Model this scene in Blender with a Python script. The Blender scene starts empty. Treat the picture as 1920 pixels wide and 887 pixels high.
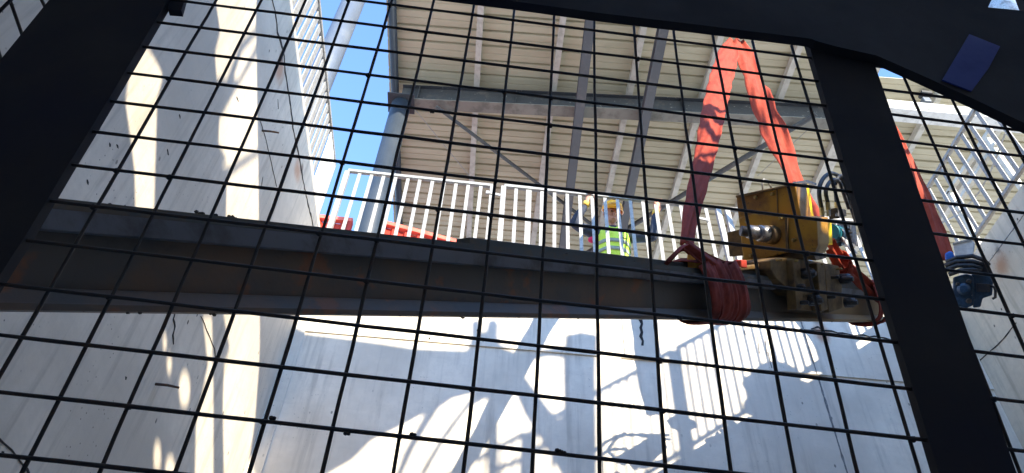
import bpy, bmesh, math, random
from mathutils import Vector, Matrix
random.seed(7)
V = Vector
SC = bpy.context.scene
COL = SC.collection

# ------------------------------------------------------------------ camera
F, CX, CY = 1423.0, 960.0, 443.5                       # pixels of the 1920 x 887 photograph
up = V((82, 1343, -1423)).normalized()
fw = V((-170, -1498, -1423)); fw = (fw - up * fw.dot(up)).normalized()
rt = fw.cross(up)
R = Matrix((rt, fw, up))                               # camera space -> world space
cam = bpy.data.cameras.new('camera'); cam.sensor_width = 36; cam.lens = F / 1920 * 36
cam.clip_start = 0.02; cam.clip_end = 2000
camo = bpy.data.objects.new('camera', cam); COL.objects.link(camo)
camo.matrix_world = R.to_4x4(); SC.camera = camo

# ------------------------------------------------------------------ light
S = V((-.60, 1.0, -.44)).normalized()                  # the way sunlight travels
SUN_EL = math.asin(-S.z); SUN_AZ = math.atan2(-S.x, -S.y)
w = bpy.data.worlds.new('World'); SC.world = w; w.use_nodes = True
wn = w.node_tree; bg = wn.nodes['Background']; sky = wn.nodes.new('ShaderNodeTexSky')
sky.sky_type = 'NISHITA'; sky.sun_disc = False; sky.sun_elevation = SUN_EL; sky.sun_rotation = SUN_AZ
sky.altitude = 1500; sky.air_density = 1.0; sky.dust_density = 0.3; sky.ozone_density = 4.0
wn.links.new(sky.outputs[0], bg.inputs[0]); bg.inputs[1].default_value = 0.135
sl = bpy.data.lights.new('sun', 'SUN'); sl.energy = 2.2; sl.angle = math.radians(.4); sl.color = (1, .89, .70)
so = bpy.data.objects.new('sun', sl); COL.objects.link(so); so.rotation_euler = S.to_track_quat('-Z', 'Y').to_euler()
SC.view_settings.view_transform = 'Standard'; SC.view_settings.look = 'None'
SC.view_settings.exposure = 2.65; SC.view_settings.gamma = 1
SC.cycles.max_bounces = 8; SC.cycles.diffuse_bounces = 5

# ------------------------------------------------------------------ measuring helpers
def ray(x, y): return R @ V(((x - CX) / F, (CY - y) / F, -1))
def PD(x, y, d): return ray(x, y) * d
def PX(x, y, c): r = ray(x, y); return r * (c / r.x)
def PY(x, y, c): r = ray(x, y); return r * (c / r.y)
def PZ(x, y, c): r = ray(x, y); return r * (c / r.z)
def plane_hit(x, y, o, n): r = ray(x, y); return r * (o.dot(n) / r.dot(n))

# ------------------------------------------------------------------ materials
def new_mat(name):
    m = bpy.data.materials.new(name); m.use_nodes = True
    return m, m.node_tree, m.node_tree.nodes['Principled BSDF']
def noise(t, vec, scale, detail=6, rough=.6):
    n = t.nodes.new('ShaderNodeTexNoise'); n.inputs['Scale'].default_value = scale
    n.inputs['Detail'].default_value = detail; n.inputs['Roughness'].default_value = rough
    t.links.new(vec, n.inputs['Vector']); return n.outputs['Fac']
def mrange(t, src, a, b, c=0., d=1.):
    n = t.nodes.new('ShaderNodeMapRange'); n.interpolation_type = 'SMOOTHSTEP'
    for k, v in zip((1, 2, 3, 4), (a, b, c, d)): n.inputs[k].default_value = v
    t.links.new(src, n.inputs[0]); return n.outputs[0]
def math_(t, op, a, b):
    n = t.nodes.new('ShaderNodeMath'); n.operation = op
    for i, v in enumerate((a, b)):
        if isinstance(v, (int, float)): n.inputs[i].default_value = v
        else: t.links.new(v, n.inputs[i])
    return n.outputs[0]
def mix(t, fac, a, b):
    n = t.nodes.new('ShaderNodeMix'); n.data_type = 'RGBA'
    for i, v in ((0, fac), (6, a), (7, b)):
        if isinstance(v, (int, float)): n.inputs[i].default_value = v
        elif isinstance(v, tuple): n.inputs[i].default_value = (*v, 1)
        else: t.links.new(v, n.inputs[i])
    return n.outputs[2]
def coords(t): return t.nodes.new('ShaderNodeTexCoord').outputs['Object']
def scaled(t, vec, s):
    n = t.nodes.new('ShaderNodeVectorMath'); n.operation = 'MULTIPLY'
    n.inputs[1].default_value = s; t.links.new(vec, n.inputs[0]); return n.outputs[0]
def bump(t, b, h, strength, dist=.01):
    n = t.nodes.new('ShaderNodeBump'); n.inputs['Strength'].default_value = strength
    n.inputs['Distance'].default_value = dist
    t.links.new(h, n.inputs['Height']); t.links.new(n.outputs[0], b.inputs['Normal'])

def concrete(name, base, tint=(1, 1, 1), spots=(), axis='x', pits=1.2):
    m, t, b = new_mat(name); c = coords(t)
    big = noise(t, c, .9, 5); fine = noise(t, c, 14, 8, .7)
    k = lambda f: tuple(base * f * q for q in tint)
    col = mix(t, mrange(t, big, .3, .7), k(.80), k(1.10))
    col = mix(t, mrange(t, fine, .35, .7, 0, .35), col, k(.78))
    st = noise(t, scaled(t, c, (5, 5, .35)), 2.2, 6, .65)            # streaks run down the face
    col = mix(t, mrange(t, st, .48, .70, 0, .62), col, k(.58))
    # trowel and board marks
    st2 = noise(t, scaled(t, c, (1.2, 1.2, 14)), 1.5, 4, .5)
    col = mix(t, mrange(t, st2, .55, .75, 0, .15), col, k(.7))
    vo = t.nodes.new('ShaderNodeTexVoronoi'); vo.inputs['Scale'].default_value = 9
    t.links.new(scaled(t, c, (1, 1, .6)), vo.inputs['Vector'])
    gate = mrange(t, noise(t, c, 2.1, 3), .48, .62)
    pit = math_(t, 'MULTIPLY', mrange(t, vo.outputs['Distance'], .06, .10, .8 * pits, 0), gate)
    col = mix(t, pit, col, (.06, .055, .05))
    vo2 = t.nodes.new('ShaderNodeTexVoronoi'); vo2.inputs['Scale'].default_value = 26
    t.links.new(c, vo2.inputs['Vector'])
    pit2 = math_(t, 'MULTIPLY', mrange(t, vo2.outputs['Distance'], .07, .13, .7 * pits, 0), mrange(t, noise(t, c, 1.3, 3), .5, .6))
    col = mix(t, pit2, col, (.09, .085, .08))
    for (p, rad, sc, amt) in spots:
        s1 = t.nodes.new('ShaderNodeVectorMath'); s1.operation = 'SUBTRACT'; s1.inputs[1].default_value = p
        t.links.new(c, s1.inputs[0])
        s2 = t.nodes.new('ShaderNodeVectorMath'); s2.operation = 'DIVIDE'; s2.inputs[1].default_value = rad
        t.links.new(s1.outputs[0], s2.inputs[0])
        s3 = t.nodes.new('ShaderNodeVectorMath'); s3.operation = 'LENGTH'; t.links.new(s2.outputs[0], s3.inputs[0])
        e = math_(t, 'ADD', s3.outputs['Value'], math_(t, 'MULTIPLY', noise(t, scaled(t, c, (1, 1, .5)), 9, 6, .7), 1.1))
        col = mix(t, mrange(t, e, .75, 1.6, amt, 0), col, sc)
    t.links.new(col, b.inputs['Base Color']); b.inputs['Roughness'].default_value = .82
    b.inputs['Specular IOR Level'].default_value = .25
    bump(t, b, math_(t, 'SUBTRACT', math_(t, 'ADD', fine, math_(t, 'MULTIPLY', big, 2)), math_(t, 'MULTIPLY', pit, 2)), .35, .006)
    return m

def metal(name, c1, c2, scale=8, lo=.45, hi=.65, rough=.5, metallic=0., flecks=None, bmp=.2, amt=1., stretch=(1, 1, 1), coat=0):
    m, t, b = new_mat(name); c = scaled(t, coords(t), stretch)
    n = noise(t, c, scale, 8, .68)
    col = mix(t, mrange(t, n, lo, hi, 0, amt), c1, c2)
    n2 = noise(t, c, scale * .25, 4)
    col = mix(t, mrange(t, n2, .35, .7, 0, .3), col, tuple(v * .55 for v in c1))
    if flecks:
        f2 = noise(t, c, flecks[1], 10, .8)
        col = mix(t, mrange(t, f2, flecks[2], flecks[2] + .06), col, flecks[0])
    t.links.new(col, b.inputs['Base Color']); b.inputs['Metallic'].default_value = metallic
    rr = mrange(t, n, .3, .7, rough * .8, min(1, rough * 1.25)); t.links.new(rr, b.inputs['Roughness'])
    b.inputs['Specular IOR Level'].default_value = .35
    b.inputs['Coat Weight'].default_value = coat
    bump(t, b, n, bmp, .003)
    return m

M = {}
RUST = (.30, .10, .03)
M['frame'] = metal('black_painted_steel', (.0045, .0050, .009), (.006, .0075, .022), 1.5, rough=.75)
M['wire'] = metal('black_wire', (.008, .0075, .009), (.028, .016, .012), 45, rough=.55)
M['blue'] = metal('dark_blue_patch', (.010, .030, .20), (.008, .022, .16), 5, rough=.6)
M['galv'] = metal('galvanised_rail', (.35, .34, .32), (.24, .235, .23), 22, rough=.42, metallic=.15)
M['white'] = metal('white_paint', (.74, .74, .70), (.6, .6, .56), 12, rough=.5, flecks=((.35, .27, .2), 20, .68))
M['deck'] = metal('roof_deck_sheet', (.50, .455, .32), (.43, .39, .27), 3, .4, .7, rough=.6, bmp=.05, stretch=(.3, 1, 1))
M['purlin'] = metal('cream_purlin', (.55, .53, .46), (.42, .40, .34), 6, rough=.55)
M['darksteel'] = metal('weathered_dark_steel', (.045, .05, .058), (.12, .11, .10), 5, .5, .75, rough=.6, flecks=((.42, .40, .36), 14, .60))
M['flange'] = metal('scuffed_grey_flange', (.215, .21, .18), (.14, .135, .115), 4, rough=.6, flecks=((.20, .15, .11), 12, .66))
M['rafter'] = metal('grey_rafter_paint', (.10, .11, .12), (.17, .17, .165), 4, .5, .72, rough=.55, flecks=((.45, .44, .42), 16, .64))
M['column'] = metal('blue_grey_column', (.030, .042, .06), (.04, .052, .07), 2, rough=.5)
M['brace'] = metal('brace_steel', (.06, .065, .07), (.11, .10, .09), 8, rough=.6)
M['lightcol'] = metal('pale_column', (.10, .12, .155), (.14, .16, .19), 2, rough=.4)
M['red'] = metal('red_container_paint', (.42, .035, .018), (.35, .035, .02), 5, rough=.6)
M['redtop'] = metal('red_container_rim', (.75, .16, .11), (.6, .1, .07), 6, rough=.45)

def beam_mat():
    m, t, b = new_mat('oily_beam_steel'); c = coords(t)
    n = noise(t, c, 2.2, 6, .6); f = noise(t, scaled(t, c, (1, 1, 1)), 30, 8, .7)
    col = mix(t, mrange(t, n, .42, .66), (.098, .088, .078), (.17, .105, .065))
    col = mix(t, mrange(t, noise(t, c, 5, 4), .56, .64, 0, .85), col, (.24, .10, .05))
    sep = t.nodes.new('ShaderNodeSeparateXYZ'); t.links.new(c, sep.inputs[0])
    col = mix(t, mrange(t, sep.outputs['X'], 0.9, 1.9, 0, .85), col, (.30, .19, .08))   # rusted end by the clamp
    col = mix(t, mrange(t, f, .55, .75, 0, .4), col, (.05, .045, .045))
    t.links.new(col, b.inputs['Base Color']); b.inputs['Roughness'].default_value = .55
    b.inputs['Metallic'].default_value = .2; bump(t, b, f, .3, .004)
    return m
M['beam'] = beam_mat()
M['beamlip'] = metal('blue_grey_scraped_steel', (.19, .20, .23), (.11, .105, .11), 4, rough=.5, stretch=(1, 1, 3), flecks=((.30, .30, .31), 30, .64))
M['beamtop'] = metal('muddy_bar_steel', (.090, .094, .088), (.14, .11, .08), 9, rough=.7)
M['yellow'] = metal('chipped_yellow_paint', (.42, .21, .02), (.20, .085, .022), 5, .40, .64, rough=.42, flecks=((.07, .04, .025), 16, .59), coat=.15)  # chipped paint; base darkened to stand in for shade on the front
M['yellow2'] = metal('grimy_yellow_plate', (.18, .105, .035), (.07, .045, .028), 9, .4, .66, rough=.55, flecks=((.35, .33, .28), 26, .66))
M['lityellow'] = metal('sunlit_yellow_paint', (.86, .60, .015), (.7, .42, .01), 5, rough=.35, flecks=((.14, .08, .03), 16, .66))  # same machine yellow, brightened to paint in its sunlit side
M['orange'] = metal('orange_block_paint', (.80, .40, .06), (.6, .28, .05), 14, rough=.5)
M['shaft'] = metal('greasy_shaft_steel', (.34, .34, .36), (.16, .16, .17), 18, rough=.3, metallic=.7)
M['darkbolt'] = metal('oily_black_steel', (.035, .035, .04), (.09, .07, .05), 22, rough=.4, metallic=.4)
M['brass'] = metal('brass_fitting', (.45, .33, .13), (.25, .17, .06), 30, rough=.35, metallic=.8)
M['hose'] = metal('black_rubber_hose', (.02, .021, .024), (.05, .05, .05), 30, rough=.45)
M['teal'] = metal('teal_motor_paint', (.02, .20, .25), (.02, .10, .13), 12, rough=.4)
M['navy'] = metal('navy_motor_paint', (.03, .07, .13), (.015, .035, .06), 12, .4, .6, rough=.35, flecks=((.22, .26, .27), 18, .63))
M['bluebag'] = metal('blue_plastic', (.04, .16, .55), (.03, .10, .4), 20, rough=.35)
M['paper'] = metal('pale_plastic', (.62, .64, .66), (.5, .52, .55), 14, rough=.5)
M['crumb'] = metal('dried_mud', (.10, .09, .075), (.05, .045, .04), 30, rough=.9)
M['crack'] = metal('dark_crack', (.018, .017, .018), (.05, .045, .04), 40, rough=.95)
M['joint'] = metal('grey_joint_filler', (.16, .16, .16), (.3, .3, .3), 25, rough=.95)
M['rustiron'] = metal('rusty_tie_bar', (.07, .05, .04), (.16, .07, .03), 40, rough=.8)
M['gobo_cloth'] = metal('pale_gobo_cloth', (.62, .60, .54), (.5, .48, .44), 3, rough=.85)  # added unseen sheet, kept pale to bounce fill onto the walls
M['sack'] = metal('blocker_cloth', (.45, .43, .38), (.35, .33, .3), 10, rough=.9)

def sling_mat():
    m, t, b = new_mat('red_sling_webbing'); c = coords(t)
    n = noise(t, c, 7, 7, .65); f = noise(t, scaled(t, c, (1, 1, .12)), 60, 4, .6)
    col = mix(t, mrange(t, n, .45, .75), (.30, .048, .026), (.19, .026, .014))
    col = mix(t, mrange(t, f, .5, .7, 0, .35), col, (.36, .085, .05))
    t.links.new(col, b.inputs['Base Color']); b.inputs['Roughness'].default_value = .7
    b.inputs['Specular IOR Level'].default_value = .12
    bump(t, b, math_(t, 'ADD', n, f), .5, .004); return m
M['sling'] = sling_mat()
M['slingdirty'] = metal('dirty_sling_webbing', (.24, .034, .022), (.13, .024, .016), 9, rough=.8, bmp=.5, stretch=(1, 1, .4))
M['skin'] = metal('skin', (.60, .30, .21), (.50, .22, .15), 14, rough=.5)
M['jacket'] = metal('navy_work_jacket', (.035, .045, .075), (.06, .07, .10), 12, rough=.85)
M['vest'] = metal('hi_vis_vest', (.70, .95, .12), (.6, .86, .08), 8, rough=.7)
M['band'] = metal('grey_reflective_band', (.30, .36, .30), (.4, .45, .4), 20, rough=.4)
M['helmet'] = metal('orange_helmet_plastic', (1.0, .46, .03), (.95, .36, .02), 6, rough=.3, bmp=.02)
M['trousers'] = metal('dark_trousers', (.03, .035, .05), (.05, .05, .06), 12, rough=.9)
M['cuff'] = metal('yellow_glove_cuff', (.85, .55, .10), (.7, .4, .08), 20, rough=.8)
M['pinkred'] = metal('crimson_cloth', (.75, .03, .12), (.6, .03, .1), 12, rough=.8)
M['dark'] = metal('dark_detail', (.02, .02, .02), (.04, .03, .03), 20, rough=.6)

# ------------------------------------------------------------------ object helpers
def tag(o, label=None, cat=None, group=None, kind=None):
    for k, v in (('label', label), ('category', cat), ('group', group), ('kind', kind)):
        if v: o[k] = v
    return o
def thing(name, loc, label, cat, group=None):
    o = bpy.data.objects.new(name, None); COL.objects.link(o); o.location = loc; o.empty_display_size = .1
    return tag(o, label, cat, group)
def world_loc(o):
    p = V((0, 0, 0))
    while o: p += o.location; o = o.parent
    return p
def obj(name, bm, m, parent=None, loc=None, smooth=False, bevel=0):
    """bm is in world coordinates"""
    base = world_loc(parent) if parent else V((0, 0, 0))
    org = V(loc) if loc is not None else base
    bmesh.ops.recalc_face_normals(bm, faces=bm.faces)
    bmesh.ops.translate(bm, vec=-org, verts=bm.verts)
    me = bpy.data.meshes.new(name); bm.to_mesh(me); bm.free()
    me.materials.append(M[m] if isinstance(m, str) else m)
    if smooth:
        for p in me.polygons: p.use_smooth = True
    o = bpy.data.objects.new(name, me); COL.objects.link(o)
    o.location = org - base
    if parent: o.parent = parent
    if bevel:
        md = o.modifiers.new('bevel', 'BEVEL'); md.width = bevel; md.segments = 2; md.limit_method = 'ANGLE'
    return o
def B(): return bmesh.new()
def box(bm, c, s, ax=None):
    c = V(c); ax = ax or (V((1, 0, 0)), V((0, 1, 0)), V((0, 0, 1)))
    vs = [bm.verts.new(c + ax[0] * s[0] * i / 2 + ax[1] * s[1] * j / 2 + ax[2] * s[2] * k / 2)
          for i in (-1, 1) for j in (-1, 1) for k in (-1, 1)]
    for q in ((0, 1, 3, 2), (4, 6, 7, 5), (0, 4, 5, 1), (2, 3, 7, 6), (0, 2, 6, 4), (1, 5, 7, 3)):
        bm.faces.new([vs[i] for i in q])
def bar(bm, p0, p1, wd, ht, upv=V((0, 0, 1))):
    p0, p1 = V(p0), V(p1); a = (p1 - p0); L = a.length; a.normalize()
    s = a.cross(upv)
    s = s.normalized() if s.length > 1e-4 else V((1, 0, 0)); u = s.cross(a).normalized()
    box(bm, (p0 + p1) / 2, (L, wd, ht), (a, s, u))
def tube(bm, pts, r, seg=8, cap=True, flat=1.0):
    pts = [V(p) for p in pts]; n = len(pts)
    rs = r if isinstance(r, (list, tuple)) else [r] * n
    prev = None; rings = []
    for i, p in enumerate(pts):
        d = (pts[min(i + 1, n - 1)] - pts[max(i - 1, 0)]).normalized()
        if prev is None:
            s = d.cross(V((0, 0, 1)))
            if s.length < .05: s = d.cross(V((0, 1, 0)))
        else: s = prev - d * prev.dot(d)
        s.normalize(); prev = s; u = d.cross(s)
        rings.append([bm.verts.new(p + (s * math.cos(a) + u * math.sin(a) * flat) * rs[i])
                      for a in (2 * math.pi * k / seg for k in range(seg))])
    for a, b in zip(rings, rings[1:]):
        for k in range(seg): bm.faces.new((a[k], a[(k + 1) % seg], b[(k + 1) % seg], b[k]))
    if cap: bm.faces.new(rings[0][::-1]); bm.faces.new(rings[-1])
def prism(bm, pts, ext):
    a = [bm.verts.new(p) for p in pts]; b = [bm.verts.new(p + ext) for p in pts]
    bm.faces.new(a); bm.faces.new(b[::-1]); n = len(a)
    for i in range(n): bm.faces.new((a[i], b[i], b[(i + 1) % n], a[(i + 1) % n]))
def inside(p, poly):
    c = False; n = len(poly)
    for i in range(n):
        (x1, y1), (x2, y2) = poly[i], poly[i - 1]
        if (y1 > p[1]) != (y2 > p[1]) and p[0] < (x2 - x1) * (p[1] - y1) / (y2 - y1) + x1: c = not c
    return c
def sheet_holes(name, outer, holes, o, ax, ay, nrm, thick, m, parent=None):
    """flat plate of real thickness with openings (constrained triangulation of its outline)"""
    from mathutils.geometry import delaunay_2d_cdt
    co, ed = [], []
    for poly in [outer] + holes:
        k = len(co); n = len(poly); co += [V((p[0], p[1])) for p in poly]; ed += [(k + i, k + (i + 1) % n) for i in range(n)]
    vs, _, fs, *_r = delaunay_2d_cdt(co, ed, [], 0, 1e-5)
    bm = B(); bv = [bm.verts.new(o + ax * v.x + ay * v.y) for v in vs]
    for f in fs:
        c = (sum(vs[i].x for i in f) / len(f), sum(vs[i].y for i in f) / len(f))
        if inside(c, outer) and not any(inside(c, h) for h in holes): bm.faces.new([bv[i] for i in f])
    bmesh.ops.delete(bm, geom=[v for v in bm.verts if not v.link_faces], context='VERTS')
    ex = bmesh.ops.extrude_face_region(bm, geom=bm.faces[:])
    bmesh.ops.translate(bm, vec=nrm * thick, verts=[e for e in ex['geom'] if isinstance(e, bmesh.types.BMVert)])
    return obj(name, bm, m, parent)
def evaluated_bm(o):
    bpy.context.view_layer.update()
    me = bpy.data.meshes.new_from_object(o.evaluated_get(bpy.context.evaluated_depsgraph_get()))
    bm = B(); bm.from_mesh(me); bpy.data.meshes.remove(me); bpy.data.objects.remove(o); return bm
def skin_bm(verts, edges, rad, root=0, sub=1):
    me = bpy.data.meshes.new('tmp'); me.from_pydata(verts, edges, []); me.update()
    o = bpy.data.objects.new('tmp', me); COL.objects.link(o)
    o.modifiers.new('s', 'SKIN'); s = o.modifiers.new('u', 'SUBSURF'); s.levels = sub; s.render_levels = sub
    for i, v in enumerate(me.skin_vertices[0].data):
        r = rad[i]; v.radius = r if isinstance(r, tuple) else (r, r); v.use_root = (i == root)
    return evaluated_bm(o)

# ================================================================== SETTING
XL, XR, YF, ZT, ZB = -1.72, 4.73, 5.45, 5.50, -1.6     # pit: left, right, far face, rim, floor
YN = -6.0
def structure(name, bm, m): return tag(obj(name, bm, m), kind='structure')

# ground round the pit (one sheet with the pit's opening in it)
bm = B(); xs = (-400, XL - .3, XR + .35, 400); ys = (-400, YN - .3, YF + .3, 400)
g = [[bm.verts.new((x, y, ZT - .03)) for y in ys] for x in xs]
for i in range(3):
    for j in range(3):
        if (i, j) != (1, 1): bm.faces.new((g[i][j], g[i + 1][j], g[i + 1][j + 1], g[i][j + 1]))
M['ground'] = concrete('yard_concrete', .58, (1, .95, .86))
structure('ground', bm, 'ground')
bm = B(); q = [bm.verts.new(p) for p in ((XL - .3, YN - .3, ZB), (XR + .3, YN - .3, ZB), (XR + .3, YF + .3, ZB), (XL - .3, YF + .3, ZB))]; bm.faces.new(q)
M['pitfloor'] = concrete('pit_floor_concrete', .58, (1, .97, .93))
structure('pit_floor', bm, 'pitfloor')

def L_(x, y): return PX(x, y, XL)                       # point on the left wall
def F_(x, y): return PY(x, y, YF)                       # point on the far wall
def R_(x, y): return PX(x, y, XR)
def ss(fn, x, y, a, b, c, col, amt): return (tuple(fn(x, y)), (a, b, c), col, amt)
ORR = (.42, .17, .07)
M['wall_left'] = concrete('left_wall_concrete', .56, (1.12, 1, .82), spots=[
    ss(L_, 524, 132, .3, .13, .17, ORR, .6), ss(L_, 527, 108, .3, .07, .07, (.08, .05, .04), .8),
    ss(L_, 558, 322, .3, .16, .13, ORR, .6), ss(L_, 566, 315, .3, .06, .06, (.10, .05, .03), .7)])
M['wall_far'] = concrete('far_wall_concrete', .72, (1.09, 1, .85), spots=[
    ss(F_, 1140, 612, .16, .3, .10, (.62, .32, .17), .55), ss(F_, 1285, 615, .16, .3, .10, (.66, .36, .19), .6),
    ss(F_, 1540, 625, .12, .3, .15, ORR, .75), ss(F_, 1530, 600, .08, .3, .08, (.12, .08, .06), .7)], pits=.8)
M['wall_right'] = concrete('right_wall_concrete', .52, (1.14, 1, .78), spots=[
    ss(R_, 1876, 498, .3, .13, .16, (.36, .17, .08), .65), ss(R_, 1870, 470, .3, .05, .05, (.08, .06, .05), .6)])

def ribbon(bm, pts, wd, nrm, side_fn=None, jag=.0):
    """thin jagged flat strip along a polyline"""
    out = []
    P2 = []
    for a, b in zip(pts, pts[1:]):
        k = max(2, int((b - a).length / .045))
        P2 += [a.lerp(b, i / k) for i in range(k)]
    P2.append(pts[-1])
    for i, p in enumerate(P2):
        d = (P2[min(i + 1, len(P2) - 1)] - P2[max(i - 1, 0)]).normalized(); s = d.cross(nrm).normalized()
        ww = wd * random.uniform(.45, 1.35) if jag else wd
        o = s * random.uniform(-jag, jag)
        out.append((p + o - s * ww / 2, p + o + s * ww / 2))
    for off in (0,):
        vs = [(bm.verts.new(a), bm.verts.new(b)) for a, b in out]
        for (a, b), (c, d) in zip(vs, vs[1:]): bm.faces.new((a, b, d, c))
def chip(name, a, b, wd, nrm, m, parent):
    c = (a + b) / 2; d = (b - a); L = d.length / 2; d.normalize(); s_ = d.cross(nrm).normalized(); bm = B(); pts = []
    for k in range(11):
        t_ = 2 * math.pi * k / 11; rr = random.uniform(.55, 1.25)
        pts.append(c + d * math.cos(t_) * L * rr + s_ * math.sin(t_) * wd / 2 * rr)
    prism(bm, pts, nrm * .0015); return obj(name, bm, m, parent)
def solid_ribbon(name, pts, wd, nrm, m, parent, jag=0, lift=.003):
    bm = B(); ribbon(bm, [V(p) + nrm * .001 for p in pts], wd, nrm, jag=jag)
    r = bmesh.ops.extrude_face_region(bm, geom=bm.faces[:])
    bmesh.ops.translate(bm, vec=nrm * lift, verts=[e for e in r['geom'] if isinstance(e, bmesh.types.BMVert)])
    return obj(name, bm, m, parent)

# left wall
wl = thing('concrete_wall', (XL, 2, ZB), 'grey concrete pit wall on the left, with a long rough crack under its rim and two bands of sunlight', 'wall')
bm = B(); box(bm, (XL - .15, (YN + YF) / 2, (ZB + ZT) / 2), (.3, YF - YN + .6, ZT - ZB)); obj('wall_panel', bm, 'wall_left', wl, loc=(0, 0, 0))
nl = V((1, 0, 0))
crack = [L_(x, y) for x, y in ((508, -40), (510, 0), (517, 30), (520, 60), (533, 105), (534, 135), (545, 200), (549, 240), (562, 300), (568, 340), (578, 385), (585, 415))]
crack.append(V((XL, YF, crack[-1].z + .03)))
solid_ribbon('crack', crack, .022, nl, 'crack', wl, jag=.008)
solid_ribbon('hairline_crack', [L_(*q) for q in ((487, 225), (498, 262), (507, 300), (518, 350))], .006, nl, 'crack', wl, jag=.003)
solid_ribbon('hairline_crack', [L_(*q) for q in ((376, 592), (390, 625), (402, 655), (405, 680))], .005, nl, 'crack', wl, jag=.003)
solid_ribbon('hairline_crack', [L_(*q) for q in ((-10, 815), (20, 845), (50, 880), (60, 900))], .008, nl, 'crack', wl, jag=.003)
solid_ribbon('tar_drip', [L_(*q) for q in ((327, 585), (325, 598), (328, 612), (324, 628), (325, 645))], .012, nl, 'crack', wl, jag=.006)
for k, (x0, y0, x1, y1) in enumerate(((521, 187, 522, 205), (493, 330, 490, 350), (336, 213, 338, 222), (205, 268, 207, 276), (218, 270, 222, 279), (313, 278, 316, 292), (163, 336, 165, 346), (4, 845, 8, 853), (235, 706, 237, 712), (443, 180, 447, 190))):
    chip('hole', L_(x0, y0), L_(x1, y1), .013, nl, 'crack', wl)
for (xa, ya, xb, yb) in ((291, 720, 336, 727), (491, 245, 523, 249)):
    a = L_(xa, ya); d = PX(xb, yb, XL + .12)
    bm = B(); tube(bm, [a - nl * .02, a.lerp(d, .5) + V((0, 0, .004)), d], [.008, .0075, .006], 8); obj('tie_bar', bm, 'rustiron', wl)
# low lit upstand along the left rim
bm = B(); box(bm, (XL - .13, (YN + YF) / 2, ZT + .05), (.14, YF - YN, .10)); M['kerb'] = concrete('rim_kerb_concrete', .55, (1, .97, .9)); obj('rim_kerb', bm, 'kerb', wl, bevel=.01)

# far wall: upper band stands 35 mm proud of the recessed lower panels
wf = thing('concrete_wall', (1.5, YF, ZB), 'pale concrete pit wall facing the viewer, striped by the shadow of railing bars', 'wall')
bm = B()
box(bm, ((XL + XR) / 2, YF + .166, (ZB + ZT) / 2), (XR - XL, .30, ZT - ZB))               # core, its face 16 mm back
ZJ = 4.30
box(bm, ((XL + XR) / 2, YF + .010, (ZJ + ZT) / 2), (XR - XL, .0195, ZT - ZJ))              # upper band
box(bm, (XL + .06, YF + .010, (ZB + ZJ) / 2), (.12, .019, ZJ - ZB))                        # corner strip
box(bm, (1.155, YF + .011, (ZB + ZJ) / 2), (.21, .017, ZJ - ZB))                           # pilaster strip
obj('wall_panel', bm, 'wall_far', wf, loc=(0, 0, 0))
nf = V((0, -1, 0))
solid_ribbon('panel_joint', [V((3.07, YF, z)) for z in (ZT, 4.7, 4.305)], .018, nf, 'joint', wf, jag=.001)
solid_ribbon('panel_joint', [V((3.08, YF + .016, z)) for z in (4.295, 3, 1, ZB)], .018, nf, 'joint', wf, jag=.001)
solid_ribbon('panel_joint', [V((1.30, YF, z)) for z in (ZT, 4.9, ZJ + .01)], .008, nf, 'joint', wf, jag=.001)
solid_ribbon('tar_drip', [F_(*q) for q in ((1201, 585), (1202, 615), (1204, 648))], .030, nf, 'crack', wf, jag=.010)
solid_ribbon('tar_drip', [F_(*q) for q in ((1225, 590), (1227, 618))], .014, nf, 'crack', wf, jag=.004)
ck = [F_(*q) for q in ((1372, 602), (1400, 606), (1430, 612), (1462, 611), (1485, 618), (1520, 620), (1560, 622), (1600, 628), (1640, 632), (1690, 640))]
solid_ribbon('crack', ck, .016, nf, 'crack', wf, jag=.010)
for x0, y0, x1, y1 in ((1532, 612, 1545, 622), (1520, 618, 1536, 612), (895, 617, 896, 622), (806, 633, 804, 638)):
    chip('hole', F_(x0, y0), F_(x1, y1), .022, nf, 'crack', wf)
for x0, y0, x1, y1 in ((1440, 660, 1447, 690), (1395, 620, 1397, 628), (1420, 630, 1424, 662), (1435, 640, 1438, 668)):
    solid_ribbon('scratch', [F_(x0, y0), F_(x1, y1)], .007, nf, 'joint', wf, jag=.002)

# right wall
wr = thing('concrete_wall', (XR, 2, ZB), 'beige-grey concrete pit wall on the far right, behind the navy hydraulic motor', 'wall')
bm = B(); box(bm, (XR + .175, (YN + YF) / 2 + .1, (ZB + ZT) / 2), (.35, YF - YN + .8, ZT - ZB)); obj('wall_panel', bm, 'wall_right', wr, loc=(0, 0, 0))
nr = V((-1, 0, 0))
solid_ribbon('panel_joint', [V((XR, y, 5.27)) for y in (-1, 2, 4, 5.44)], .008, nr, 'joint', wr, jag=.001)
solid_ribbon('hairline_crack', [R_(*q) for q in ((1906, 605), (1876, 642), (1838, 676))], .010, nr, 'crack', wr, jag=.003)
bm = B(); box(bm, ((XL + XR) / 2, YN - .15, (ZB + ZT) / 2), (XR - XL + .6, .3, ZT - ZB))
wnr = obj('concrete_wall', bm, concrete('near_wall_concrete', .6, (1, .96, .9))); tag(wnr, 'concrete pit wall behind the viewer, out of the picture', 'wall')

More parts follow.
